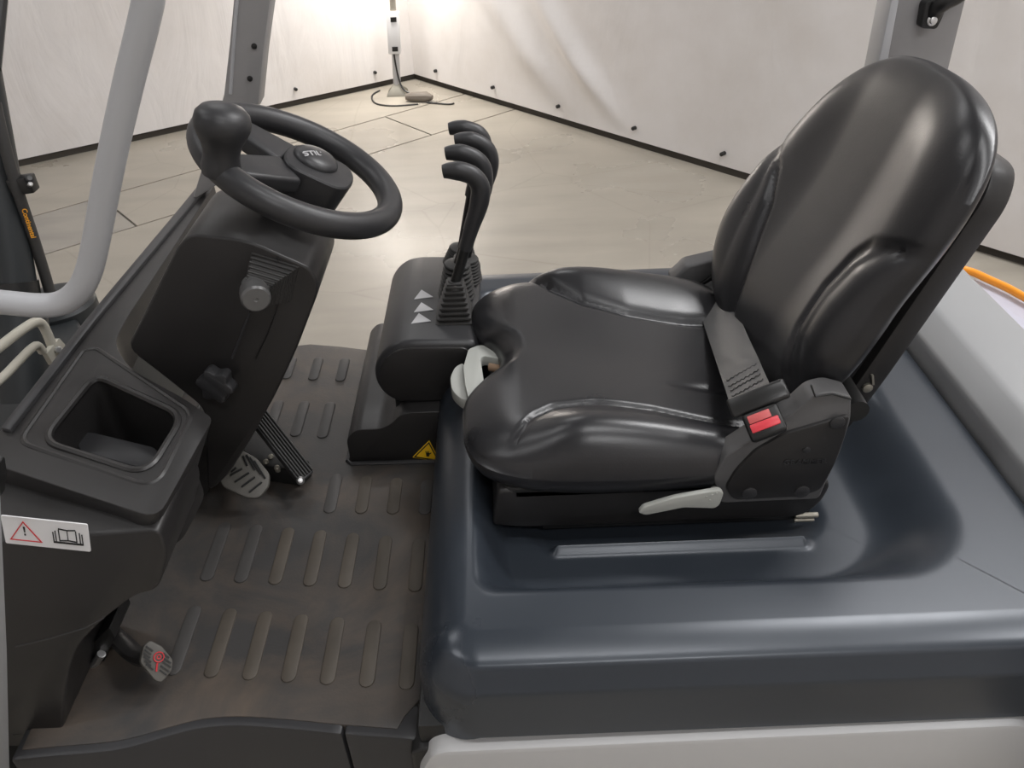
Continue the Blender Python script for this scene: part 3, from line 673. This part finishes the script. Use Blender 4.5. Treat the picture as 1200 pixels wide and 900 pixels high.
# levers
levs = [dict(y=1.215, boot=(533, 376), top=(533, 333), rod=(538, 262), pts=[(519, 201), (528, 200), (541, 201), (555, 207), (563, 220), (561, 240), (553, 265), (545, 292)]),
        dict(y=1.285, boot=(536, 352), top=(536, 312), rod=(545, 240), pts=[(522, 180), (532, 179), (545, 181), (559, 188), (566, 200), (566, 222), (558, 245), (549, 270)]),
        dict(y=1.345, boot=(545, 335), top=(546, 305), rod=(552, 230), pts=[(533, 165), (543, 164), (556, 166), (569, 174), (574, 188), (571, 206), (562, 232), (555, 255)]),
        dict(y=1.405, boot=(540, 318), top=(541, 293), rod=(548, 215), pts=[(526, 151), (536, 150), (548, 152), (560, 157), (566, 168), (565, 185), (558, 205), (551, 230)])]
for i, L_ in enumerate(levs):
    y = L_['y']; b = at(*L_['boot'], y=y); t = at(*L_['top'], y=y); b.z = max(b.z, ztop-.004); b = Vector((b.x, y, ztop-.003)); 
    gp = catmull([at(px, py, y=y) for px, py in L_['pts']], 5)
    rr = [.010+.0045*min(1, k/8) if k < 24 else .0145-.005*(k-24)/max(1, len(gp)-25) for k in range(len(gp))]
    lv = part('control_lever', tube([t+Vector((0, 0, -.02)), t, gp[-3]], .0088, 12), DARK)
    part('lever_grip', tube(gp, rr, 16, sq=(1.0, 1.15)), PLASTICG, lv)
    bt = []
    n = 8
    if i == 0:
        for k in range(n):
            f = k/(n-1); c = b+(t-b)*f; s = .064*(1-.50*f)
            bt.append(box(c.x-s/2, c.x+s/2, c.y-s/2, c.y+s/2, c.z-.0030, c.z+.0030, .0025, 2))
            bt.append(box(c.x-s*.4, c.x+s*.4, c.y-s*.4, c.y+s*.4, c.z-.006, c.z+.006, 0))
    else:
        pf_ = []
        for k in range(n):
            f = k/(n-1); r_ = .034*(1-.30*f); h_ = (t-b).length*f
            pf_ += [(r_*.66, h_-.0052), (r_*.97, h_-.002), (r_, h_), (r_*.95, h_+.002), (r_*.66, h_+.0045)]
        bt.append(lathe(b+Vector((0, 0, .004)), (t-b), pf_, 20))
    bt.append(lathe(t-Vector((0, 0, .004)), (0, 0, 1), [(.017, 0), (.015, .006), (.010, .012)], 14))
    part('boot', join(*bt), RUBBER, lv)

# ================================================================ SEAT
SB = rounded([(-.03, .895), (-.02, .962), (.40, .962), (.435, .955), (.428, .915), (.405, .888), (.02, .888), (-.015, .893)], [.01, .01, .01, .02, .02, .02, .02, .01])
seat = part('seat_base', prism(SB, fy, .80, 1.285, .012, 3, 40), PLASTIC)
part('seat_rail', join(box(.04, .415, .815, .86, .868, .888, .003), box(.385, .425, .822, .85, .872, .880, .002)), DARK, seat)
part('seat_rail', join(box(.04, .415, 1.225, 1.27, .868, .888, .003)), DARK, seat)
part('rail_pin', join(tube([Vector((.40, .812, .880)), Vector((.432, .812, .880))], .004, 10), tube([Vector((.40, .812, .871)), Vector((.428, .812, .871))], .003, 10)), STEEL, seat)

def puff(outline, center, rings, Hf, frame, inner=16, back=True):
    """rings: (scale, w) shaping the flank; then the face runs to centre with Hf(u,v,f)"""
    n = len(outline); vs = []; cx, cy = center; rows = []
    for s, wv in rings:
        rows.append([(cx+(x-cx)*s, cy+(y-cy)*s, wv) for x, y in outline])
    s0 = rings[-1][0]
    for r in rows: vs += [frame(*p) for p in r]
    T = inner
    for t in range(0, T+1):
        f = s0*(1-t/T); f = max(f, .0005)
        vs += [frame(cx+(x-cx)*f, cy+(y-cy)*f, Hf(cx+(x-cx)*f, cy+(y-cy)*f, f)) for x, y in outline]
    m = len(rings)+T+1
    fs = [(i*n+k, i*n+(k+1) % n, (i+1)*n+(k+1) % n, (i+1)*n+k) for i in range(m-1) for k in range(n)]
    fs.append(tuple(range(n))[::-1]); fs.append(tuple(range((m-1)*n, m*n)))
    return bm_from(vs, fs)
co = [(-.068, .905), (-.062, .862), (-.040, .822), (.005, .797), (.07, .785), (.15, .782), (.23, .784), (.30, .790), (.355, .81), (.385, .87), (.395, .95), (.395, 1.04), (.395, 1.13), (.385, 1.21), (.355, 1.265), (.30, 1.285), (.22, 1.292), (.14, 1.296), (.06, 1.292), (.005, 1.285), (-.035, 1.268), (-.057, 1.235), (-.060, 1.195), (-.052, 1.155), (-.040, 1.125), (-.022, 1.102), (-.014, 1.075), (-.013, 1.045), (-.026, 1.012), (-.054, .982), (-.068, .950)]
cout = [(p.x, p.y) for p in catmull([(x, y, 0) for x, y in co], 8, closed=True)]
CY = 1.04
def seam(x, far):
    # inner edge of the side bolster, distance from the seat's centre line
    pts_ = [(-.06, .235), (0, .218), (.03, .17), (.06, .15), (.12, .142), (.2, .15), (.29, .17), (.40, .18)]
    if far: pts_ = [(-.06, .24), (.0, .25), (.04, .235), (.08, .18), (.13, .135), (.2, .11), (.3, .10), (.40, .10)]
    for (a, b), (c, d) in zip(pts_, pts_[1:]):
        if x <= c: return b+(d-b)*max(0, (x-a)/(c-a))
    return pts_[-1][1]
def Hc(x, y, f):
    z = 1.032-.05*sstep(.10, .36, x)*.6-.012*sstep(.02, -.06, x)
    v = abs(y-CY); far = y > CY; se = seam(x, far); edge = .255
    bol = 0
    if v > se: q_ = (v-se)/max(.02, edge-se); bol = .030*math.sin(min(1, q_)*PI*.62)*min(1, (v-se)/.018)**.6
    cre = -.006*math.exp(-((v-se)/.006)**2)*sstep(-.02, .03, x)
    z += (bol*sstep(.0, .10, x)+cre)*1.0
    z -= .010*math.exp(-(v/.1)**2)*sstep(0, .15, x)
    # button pleat near the rear
    z -= .006*math.exp(-((x-.305)/.045)**2-((y-.96)/.008)**2)
    # shoulder rounding towards the rim
    k = max(0, (f-.74)/.26); m = 1-math.sqrt(max(0, 1-min(1, k)**2)); return z*(1-m)+.988*m
crings = [(.84, .955), (.90, .953), (.95, .955), (.975, .962), (.993, .972), (1.0, .982), (.999, .988)]
def Hc_edge(x, y, f): return Hc(x, y, min(1, f/.999))
cushion = puff(cout, (.165, CY), crings, Hc_edge, fz, 64)
part('seat_cushion', cushion, LEATHER, seat, 'padded black vinyl seat cushion', 75)

# backrest
TB = math.radians(20)
Bo = Vector((.365, 1.045, 1.0)); Bu = Vector((math.sin(TB), 0, math.cos(TB))); Bv = Vector((0, 1, 0)); Bn = Vector((-math.cos(TB), 0, math.sin(TB)))
bfm = lambda v, b, n: Bo+Bv*v+Bu*b+Bn*n
bo_ = [(0, .470), (-.06, .473), (-.12, .471), (-.175, .460), (-.215, .436), (-.238, .395), (-.243, .33), (-.234, .24), (-.234, .18), (-.228, .12), (-.203, .06), (-.16, .015), (-.09, -.01), (0, -.012),
       (.09, -.008), (.16, .005), (.215, .04), (.25, .10), (.257, .17), (.244, .24), (.217, .31), (.175, .375), (.125, .425), (.065, .457)]
bout = [(p.x, p.y) for p in catmull([(x, y, 0) for x, y in bo_], 8, closed=True)]
def lerpt(t, x):
    for (a, b), (c, d) in zip(t, t[1:]):
        if x <= c: return b+(d-b)*max(0, (x-a)/(c-a))
    return t[-1][1]
SN = [(.0, .205), (.08, .179), (.14, .143), (.2, .130), (.25, .140), (.28, .165), (.30, .20), (.33, .27)]
SF = [(.0, .065), (.085, .08), (.13, .095), (.2, .125), (.25, .165), (.28, .215), (.31, .28)]
def Hb(v, b, f):
    a = abs(v); near = v < 0; h = .010+.010*math.exp(-((b-.12)/.1)**2)-.008*math.exp(-((b-.30)/.12)**2)
    se = lerpt(SN if near else SF, b); ed = .236 if near else .25
    q_ = (a-se)/max(.03, ed-se)
    if q_ > 0: h += .30*max(0, min(.10, ed-se))*math.sin(min(1, q_)*PI*.62)*min(1, (a-se)/.02)**.7
    h -= .006*math.exp(-((a-se)/.006)**2)*sstep(.31, .26, b)*sstep(-.01, .04, b)
    h += .018*sstep(.06, .19, a)*(1-max(0, min(1, q_*3)) if q_ > 0 else 1)*sstep(.0, .1, b)
    k = max(0, (f-.68)/.32); m = 1-math.sqrt(max(0, 1-min(1, k)**2)); return h*(1-m)-.010*m
brings = [(.40, -.086), (.55, -.080), (.70, -.066), (.82, -.048), (.91, -.034), (.965, -.023), (.99, -.017), (1.0, -.012), (.999, -.010)]
backrest = puff(bout, (.005, .22), brings, lambda v, b, f: Hb(v, b, min(1, f/.999)), bfm, 64)
part('seat_backrest', backrest, LEATHER, seat, 'padded black vinyl backrest with side bolsters', 75)
bsh = rounded([(-.15, .0), (-.152, .10), (-.145, .37), (-.12, .408), (.12, .408), (.145, .37), (.152, .10), (.15, .0)], [.02, .02, .02, .03, .03, .02, .02, .02])
part('backrest_shell', prism(bsh, bfm, -.092, -.128, .006, 2, 40), PLASTIC, seat)
part('shell_frame', prism(shrink(bsh, .90), bfm, -.078, -.095, .004, 2, 40), PLASTICG, seat)
sc_ = bfm(-.153, .085, -.108)
part('shell_bolt', join(lathe(sc_, (0, -1, 0), [(.007, -.004), (.007, .003), (.004, .004)], 12), obox(sc_+Vector((.004, -.001, .014)), (1, 0, 0), (0, 1, 0), (-.3, 0, 1), .003, .004, .016)), STEEL, seat)
part('hinge_pin', tube([Vector((.44, .80, 1.075)), Vector((.44, 1.28, 1.075))], .016, 14), DARK, seat)
# recliner covers
rim_im = [(836, 560), (850, 535), (868, 505), (890, 490), (925, 468), (945, 450), (965, 445), (985, 450), (998, 466), (997, 492), (985, 530), (968, 566), (960, 585), (845, 590)]
YR = .785
rp = rounded([(p.x, p.z) for p in (at(x, y, y=(.81 if 2 <= i_ <= 7 else YR)) for i_, (x, y) in enumerate(rim_im))], .008)
rcv = part('side_cover', prism(rp, fy, YR, .818, .008, 3, 40), COVER, seat, 'grey plastic hinge cover beside the seat')
pn_im = [(850, 572), (862, 552), (885, 528), (920, 508), (996, 486), (991, 510), (978, 545), (962, 574), (940, 582), (860, 586)]
pnl = rounded([(p.x, p.z) for p in (at(x, y, y=YR-.004) for x, y in pn_im)], .008)
part('side_cover_panel', prism(pnl, fy, YR-.005, YR+.01, .003, 2, 40), PLASTIC, seat)
part('cover_cap', lathe(at(981, 495, y=YR-.005), (0, -1, 0), [(.0095, 0), (.0095, .0018), (.0085, .0024)], 24), PLASTICG, seat)
part('cover_cap', lathe(at(878, 578, y=YR-.005), (0, -1, 0), [(.010, 0), (.010, .0015), (.009, .002)], 24), PLASTICG, seat)
part('cover_cap', lathe(at(940, 576, y=YR-.005), (0, -1, 0), [(.010, 0), (.010, .0015), (.009, .002)], 24), PLASTICG, seat)
emb = at(943, 541, y=YR-.0052)
text_mesh('GRAMMER', .011, PLASTICG, 'embossed_lettering', lambda a, b, d: Vector((emb.x+a, emb.y-.0008-d, emb.z+b)), None, .0008, 0, 1.1)
sub(bpy.data.objects['embossed_lettering'], seat)
part('embossed_mark', lathe(at(945, 527, y=YR-.005), (0, -1, 0), [(.005, 0), (.005, .0012), (.004, .0016)], 16), PLASTICG, seat)
part('cover_seam', join(tube([at(949, 451, y=YR+.004)+Vector((0, -.003, .002)), at(955, 464, y=YR)+Vector((0, -.001, .0))], .0012, 6), tube([at(955, 464, y=YR)+Vector((0, -.001, 0)), at(975, 461, y=YR)+Vector((0, -.001, 0)), at(997, 467, y=YR)+Vector((0, -.001, 0))], .0012, 6)), DARK, seat)
# far cover
fr_im = [(786, 330), (805, 312), (848, 302), (862, 330), (850, 350), (800, 352)]
fcp = rounded([(p.x, p.z) for p in (at(x, y, y=1.285) for x, y in fr_im)], .006)
part('far_side_cover', prism(fcp+[], fy, 1.285, 1.325, .006, 3, 40), COVER, seat)
part('belt_slot', prism(rounded([(p.x, p.z) for p in (at(x, y, y=1.283) for x, y in ((811, 338), (846, 314), (849, 318), (814, 343)))], .002), fy, 1.279, 1.29, .001, 1), DARK, seat)
# suspension skirt under the cushion
part('cushion_pan', prism(rounded([(-.015, .80), (.40, .80), (.42, .85), (.42, 1.23), (.40, 1.275), (-.015, 1.275)], .02), fz, .945, .965, .004, 2), DARK, seat)

# belt webbing
bl0, bl1 = at(829, 332, y=1.278), at(889, 470, y=.83)
br0, br1 = at(812, 340, y=1.278), at(858, 478, y=.83)
a_, b_ = at(812, 341, y=1.278), at(846, 322, y=1.278); c_, d2_ = at(857, 478, y=.83), at(903, 452, y=.83)
vs, fs = [], []; NB = 30
for i in range(NB+1):
    t = i/NB; l = a_.lerp(c_, t); r = b_.lerp(d2_, t); nrm = Vector((-.35, -.1, .93)).normalized()
    sag = -.010*math.sin(PI*t)+.004*math.exp(-((t-.78)/.07)**2)
    for k in range(9):
        s = k/8; p = l.lerp(r, s)+nrm*(sag+.003*math.sin(s*PI)*math.sin(t*PI)+.0025*math.exp(-((t-.72-.25*(s-.5))/.05)**2)*math.sin(s*3)); vs.append(p)
n9 = (NB+1)*9; nn_ = Vector((-.35, -.1, .93)).normalized()
vs += [v-nn_*.0018 for v in vs]
for i in range(NB):
    for k in range(8):
        a = i*9+k; fs.append((a, a+1, a+10, a+9)); fs.append((n9+a, n9+a+9, n9+a+10, n9+a+1))
    for k in (0, 8): a = i*9+k; fs.append((a, a+9, n9+a+9, n9+a))
belt = part('seat_belt', bm_from(vs, fs), WEB, seat, 'dark grey lap belt across the seat', 60)
stt = []
for j in range(4):
    t = .83+.035*j; pts = []
    for k in range(15):
        s = .1+.8*k/14; l = a_.lerp(c_, t+(.008 if k % 2 else 0)+.03*s*(1 if j % 2 else -1)*.5); r = b_.lerp(d2_, t+(.008 if k % 2 else 0)); pts.append(l.lerp(r, s)+nn_*.0015+nn_*(-.010*math.sin(PI*t)+.004*math.exp(-((t-.78)/.07)**2)))
    stt.append(tube(pts, .0007, 5))
sub(obj('belt_stitching', join(*stt), INK), seat)
# buckle
p1, p2 = at(860, 478, y=.80), at(917, 456, y=.80)
du = (p2-p1).normalized(); bn3 = Vector((-.15, -.62, .77)); bn3 = (bn3-du*bn3.dot(du)).normalized(); bu3 = bn3.cross(du)
mid = (p1+p2)/2
part('belt_tongue', obox(mid, du, bu3, bn3, (p2-p1).length+.012, .026, .012, .0045, 3), mat('tongue_black', (.02, .02, .02), .3), seat)
bkc = at(896, 496, y=.775)
part('buckle', obox(bkc, du, bu3, bn3, .046, .036, .020, .005, 3), DARK, seat)
rb = bkc+bn3*.0100
part('release_button', obox(rb-bu3*.003, du, bu3, bn3, .036, .011, .005, .0015, 2), RED, seat, 'red release button')
part('release_button', obox(rb+bu3*.0085-du*.003, du, bu3, bn3, .028, .0105, .003, .001, 2), mat('red_faded', (.62, .12, .12), .4), seat, 'paler red upper edge of the buckle')

# tilt handle near side
hi = [(747, 597), (753, 590), (790, 579), (842, 570), (847, 574), (842, 588), (836, 592), (800, 591), (756, 600)]
hp_ = rounded([(p.x, p.z) for p in (at(x, y, y=.775) for x, y in hi)], .004)
part('recline_handle', prism(hp_, fy, .768, .776, .002, 3, 40), HANDLE, seat, 'light grey recline handle')
for (px, py) in ((828, 582), (835, 580), (840, 578), (832, 586)): part('handle_pip', lathe(at(px, py, y=.768), (0, -1, 0), [(.0014, -.001), (.0012, .001)], 8), HANDLE, seat)
part('handle_shank', tube([at(838, 575, y=.785), at(838, 570, y=.80)], .006, 8), HANDLE, seat)
# front adjuster loop handle
zl = .985
h1 = rounded([tuple(at(x, y, z=zl).xy) for x, y in ((543, 430), (549, 409), (562, 404), (585, 408), (602, 418), (602, 424), (567, 417), (563, 420), (569, 460), (552, 478), (545, 450))], .006)
part('weight_handle', prism(h1, fz, zl-.018, zl, .004, 2, 40), HANDLE, seat, 'pale grey loop handle at the seat front')
h2 = rounded([tuple(at(x, y, z=zl-.012).xy) for x, y in ((527, 440), (533, 428), (543, 423), (549, 440), (549, 468), (540, 466), (529, 456))], .012)
part('weight_dial', prism(h2, fz, zl-.034, zl-.014, .004, 2, 40), HANDLE, seat)
part('dial_spindle', tube([at(575, 428, z=.965), at(592, 432, z=.965)], .010, 12), mat('spindle_tan', (.45, .30, .2), .45), seat)

# ---- overhead guard legs, handles
tb_im = [(183, -60), (172, 10), (150, 100), (130, 190), (113, 280), (104, 318), (92, 341), (72, 355), (45, 358), (0, 354), (-60, 350)]
tbw = [at(x, y, y=.86) for x, y in tb_im]
tbw.insert(0, tbw[0]+(tbw[0]-tbw[1]).normalized()*.4)
part('guard_tube', tube(catmull(tbw, 8), .0148, 24), TUBEM, label='bent light grey guard tube')
def post(im, y, dep, m, name, r=.004):
    ps = [Vector((p.x, p.z)) for p in (at(x, yy, y=y) for x, yy in im)]
    if im[0][1] == -60 and im[1][1] == -60:      # run the post on up to the guard roof and down to the body
        u0, u1 = (ps[0]-ps[-1]).normalized(), (ps[1]-ps[2]).normalized(); ps[0] += u0*.5; ps[1] += u1*.5
        if im[3][1] == 190: d3, d4 = (ps[3]-ps[2]).normalized(), (ps[4]-ps[5]).normalized(); ps[3] += d3*.32; ps[4] += d4*.32
    ps = [tuple(p) for p in ps]
    return part(name, prism(ps, fy, y, y+dep, r, 2), m)
yp = 1.50
pl = post([(279, -60), (325, -60), (309, 60), (303, 122), (258, 215), (225, 235), (262, 112), (269, 50)], yp, .05, PILLAR, 'guard_pillar')
part('pillar_rim', tube([at(284, -60, y=yp), at(276, 20, y=yp), at(270, 110, y=yp)], .003, 8), TUBEM, pl)
for px, py in ((298, 54), (293, 92)): part('pillar_hole', lathe(at(px, py, y=yp), (0, -1, 0), [(.005, 0), (.005, .002), (.003, .0025)], 12), DARK, pl)
yp = 1.52
pr_ = post([(1060, -60), (1145, -60), (1132, 0), (1085, 190), (1010, 190), (1036, 70)], yp, .06, PILLAR, 'guard_pillar')
part('pillar_flange', prism([(p.x, p.z) for p in (at(x, y, y=yp-.006) for x, y in ((1056, -60), (1064, -60), (1018, 190), (1005, 190)))], fy, yp-.008, yp+.05, .002), TUBEM, pr_)
gh = catmull([at(1165, -60, y=1.49), at(1130, -12, y=1.485), at(1108, 2, y=1.485), at(1098, 10, y=1.498), at(1092, 22, y=1.508)], 6)
part('grab_handle', join(tube(gh, .014, 12), prism(rounded([(p.x, p.z) for p in (at(x, y, y=1.50) for x, y in ((1084, 3), (1112, -4), (1104, 20), (1097, 34), (1079, 33)))], .006), fy, 1.498, 1.522, .004, 2)), DARK, pr_)
part('handle_bolt', lathe(at(1092, 24, y=1.497), (0, -1, .2), [(.009, 0), (.009, .002), (.006, .003), (.006, .008), (.003, .009)], 12), ALU, pr_)
# near left post sliver
lpim = [(-30, 560), (2, 560), (10, 760), (14, 960), (-30, 960)]
part('near_post', prism([(p.x, p.z) for p in (at(x, y, y=.50) for x, y in lpim)], fy, .47, .50, .004, 2), GREYP)
part('near_post_clip', prism(rounded([(p.x, p.z) for p in (at(x, y, y=.56) for x, y in ((-30, 540), (-1, 543), (2, 560), (-1, 585), (-30, 590)))], .003), fy, .55, .57, .002), DARK)

# ---- mast behind the console
mx_ = -1.05
def onx(px, py, x=mx_): return at(px, py, x=x)
mast = part('mast_cylinder', tube([onx(-30, 60)+(onx(-30, 60)-onx(-2, 210)).normalized()*.7, onx(-30, 60), onx(-2, 210), onx(18, 335)], .042, 24), GREEN, label='dark mast lift cylinder')
part('cylinder_ring', tube([onx(17, 330), onx(21, 352)], .046, 24), DARK, mast)
part('cylinder_foot', tube([onx(20, 345), onx(32, 470)], .055, 24), GREEN, mast)
hpth = catmull([onx(2, -60, -1.0), onx(3, 30, -1.0), onx(-3, 100, -1.0), onx(2, 160, -1.0), onx(18, 215, -1.0), onx(38, 275, -1.0), onx(55, 330, -1.0), onx(64, 362, -1.0)], 8)
part('mast_rail', tube([onx(-6, -60, -1.0), onx(2, 0, -1.0), onx(-6, 80, -1.0)], .012, 8), DARK, mast)
hose = part('hydraulic_hose', tube(catmull([onx(-6, 120, -1.0), onx(3, 160, -1.0), onx(18, 215, -1.0), onx(38, 275, -1.0), onx(55, 330, -1.0), onx(66, 370, -1.0)], 8), .0115, 16), RUBBER)
cl = onx(27, 216, -.99)
part('hose_clamp', join(obox(cl, (1, 0, .1), (0, 1, 0), (0, 0, 1), .05, .03, .035, .004), lathe(cl+Vector((.02, -.01, .012)), (.6, -.5, .5), [(.008, 0), (.008, .012), (.005, .014)], 8)), DARK, hose)
part('clamp_bolt', lathe(cl+Vector((.022, -.016, .004)), (.6, -.6, .4), [(.005, 0), (.005, .012), (.003, .014)], 8), ALU, hose)
def alongtext(s, size, pa, length, m, name):
    """lettering that follows the hose's own curve"""
    P = catmull([onx(-6, 120, -1.0), onx(3, 160, -1.0), onx(18, 215, -1.0), onx(38, 275, -1.0), onx(55, 330, -1.0), onx(66, 370, -1.0)], 8)
    A_ = onx(*pa, -1.0); i0 = min(range(len(P)), key=lambda i: (P[i]-A_).length)
    cum = [0]
    for i in range(1, len(P)): cum.append(cum[-1]+(P[i]-P[i-1]).length)
    def fr(a, b, e):
        t = cum[i0]+a; k = max(1, min(len(P)-1, next((i for i, c in enumerate(cum) if c > t), len(P)-1)))
        d = (P[k]-P[k-1]).normalized(); p = P[k-1]+d*(t-cum[k-1]); tc = Vector(CAM)-p; tc = (tc-d*tc.dot(d)).normalized(); u = tc.cross(d)
        an = b/.0118; return p+(u*math.sin(an)+tc*math.cos(an))*(.0121+e)
    text_mesh(s, size, m, name, fr, None, .0006); sub(bpy.data.objects[name], hose)
alongtext('Continental', .0135, (35, 262), .08, ORINK, 'hose_lettering')
# plates and light pipes at the truck's front
part('mast_base', prism([tuple(at(x, y, z=.62).xy) for x, y in ((-40, 380), (30, 352), (80, 356), (100, 390), (130, 430), (60, 560), (-60, 640))], fz, .3, .62, .01), GREEN)
dsc = at(62, 345, z=.66)
part('mast_dome', lathe(dsc+Vector((0, 0, -.1)), (0, 0, 1), [(.10, 0), (.10, .07), (.085, .09), (.05, .1), (.01, .1)], 32), GREEN)
for pts_, r in (([(-60, 452), (0, 406), (25, 387), (40, 378), (48, 379), (54, 388), (61, 405)], .0075), ([(-60, 495), (0, 445), (20, 425), (36, 409), (44, 405), (50, 412)], .0065)):
    part('front_pipe', tube(catmull([onx(x, y, -.72) for x, y in pts_], 6), r, 12), CREAM)
pb_ = [onx(x, y, -.715) for x, y in ((54, 414), (69, 396), (76, 404), (76, 418), (62, 428))]
fbp = part('pipe_bracket', prism(rounded([(p.y, p.z) for p in pb_], .003), fx, -.722, -.714, .001, 1), CREAM)
part('bracket_bolt', lathe(onx(68, 410, -.712), (.6, -.6, .4), [(.006, 0), (.006, .006), (.004, .008)], 8), ALU, fbp)
part('front_plate', prism([(.55, .55), (1.55, .55), (1.55, .93), (.55, .97)], fx, -.75, -.735, .003), GREEN)

# undo part offsets: every part keeps its mesh in world space, so sub-parts need no inverse of their own
bpy.context.view_layer.update()
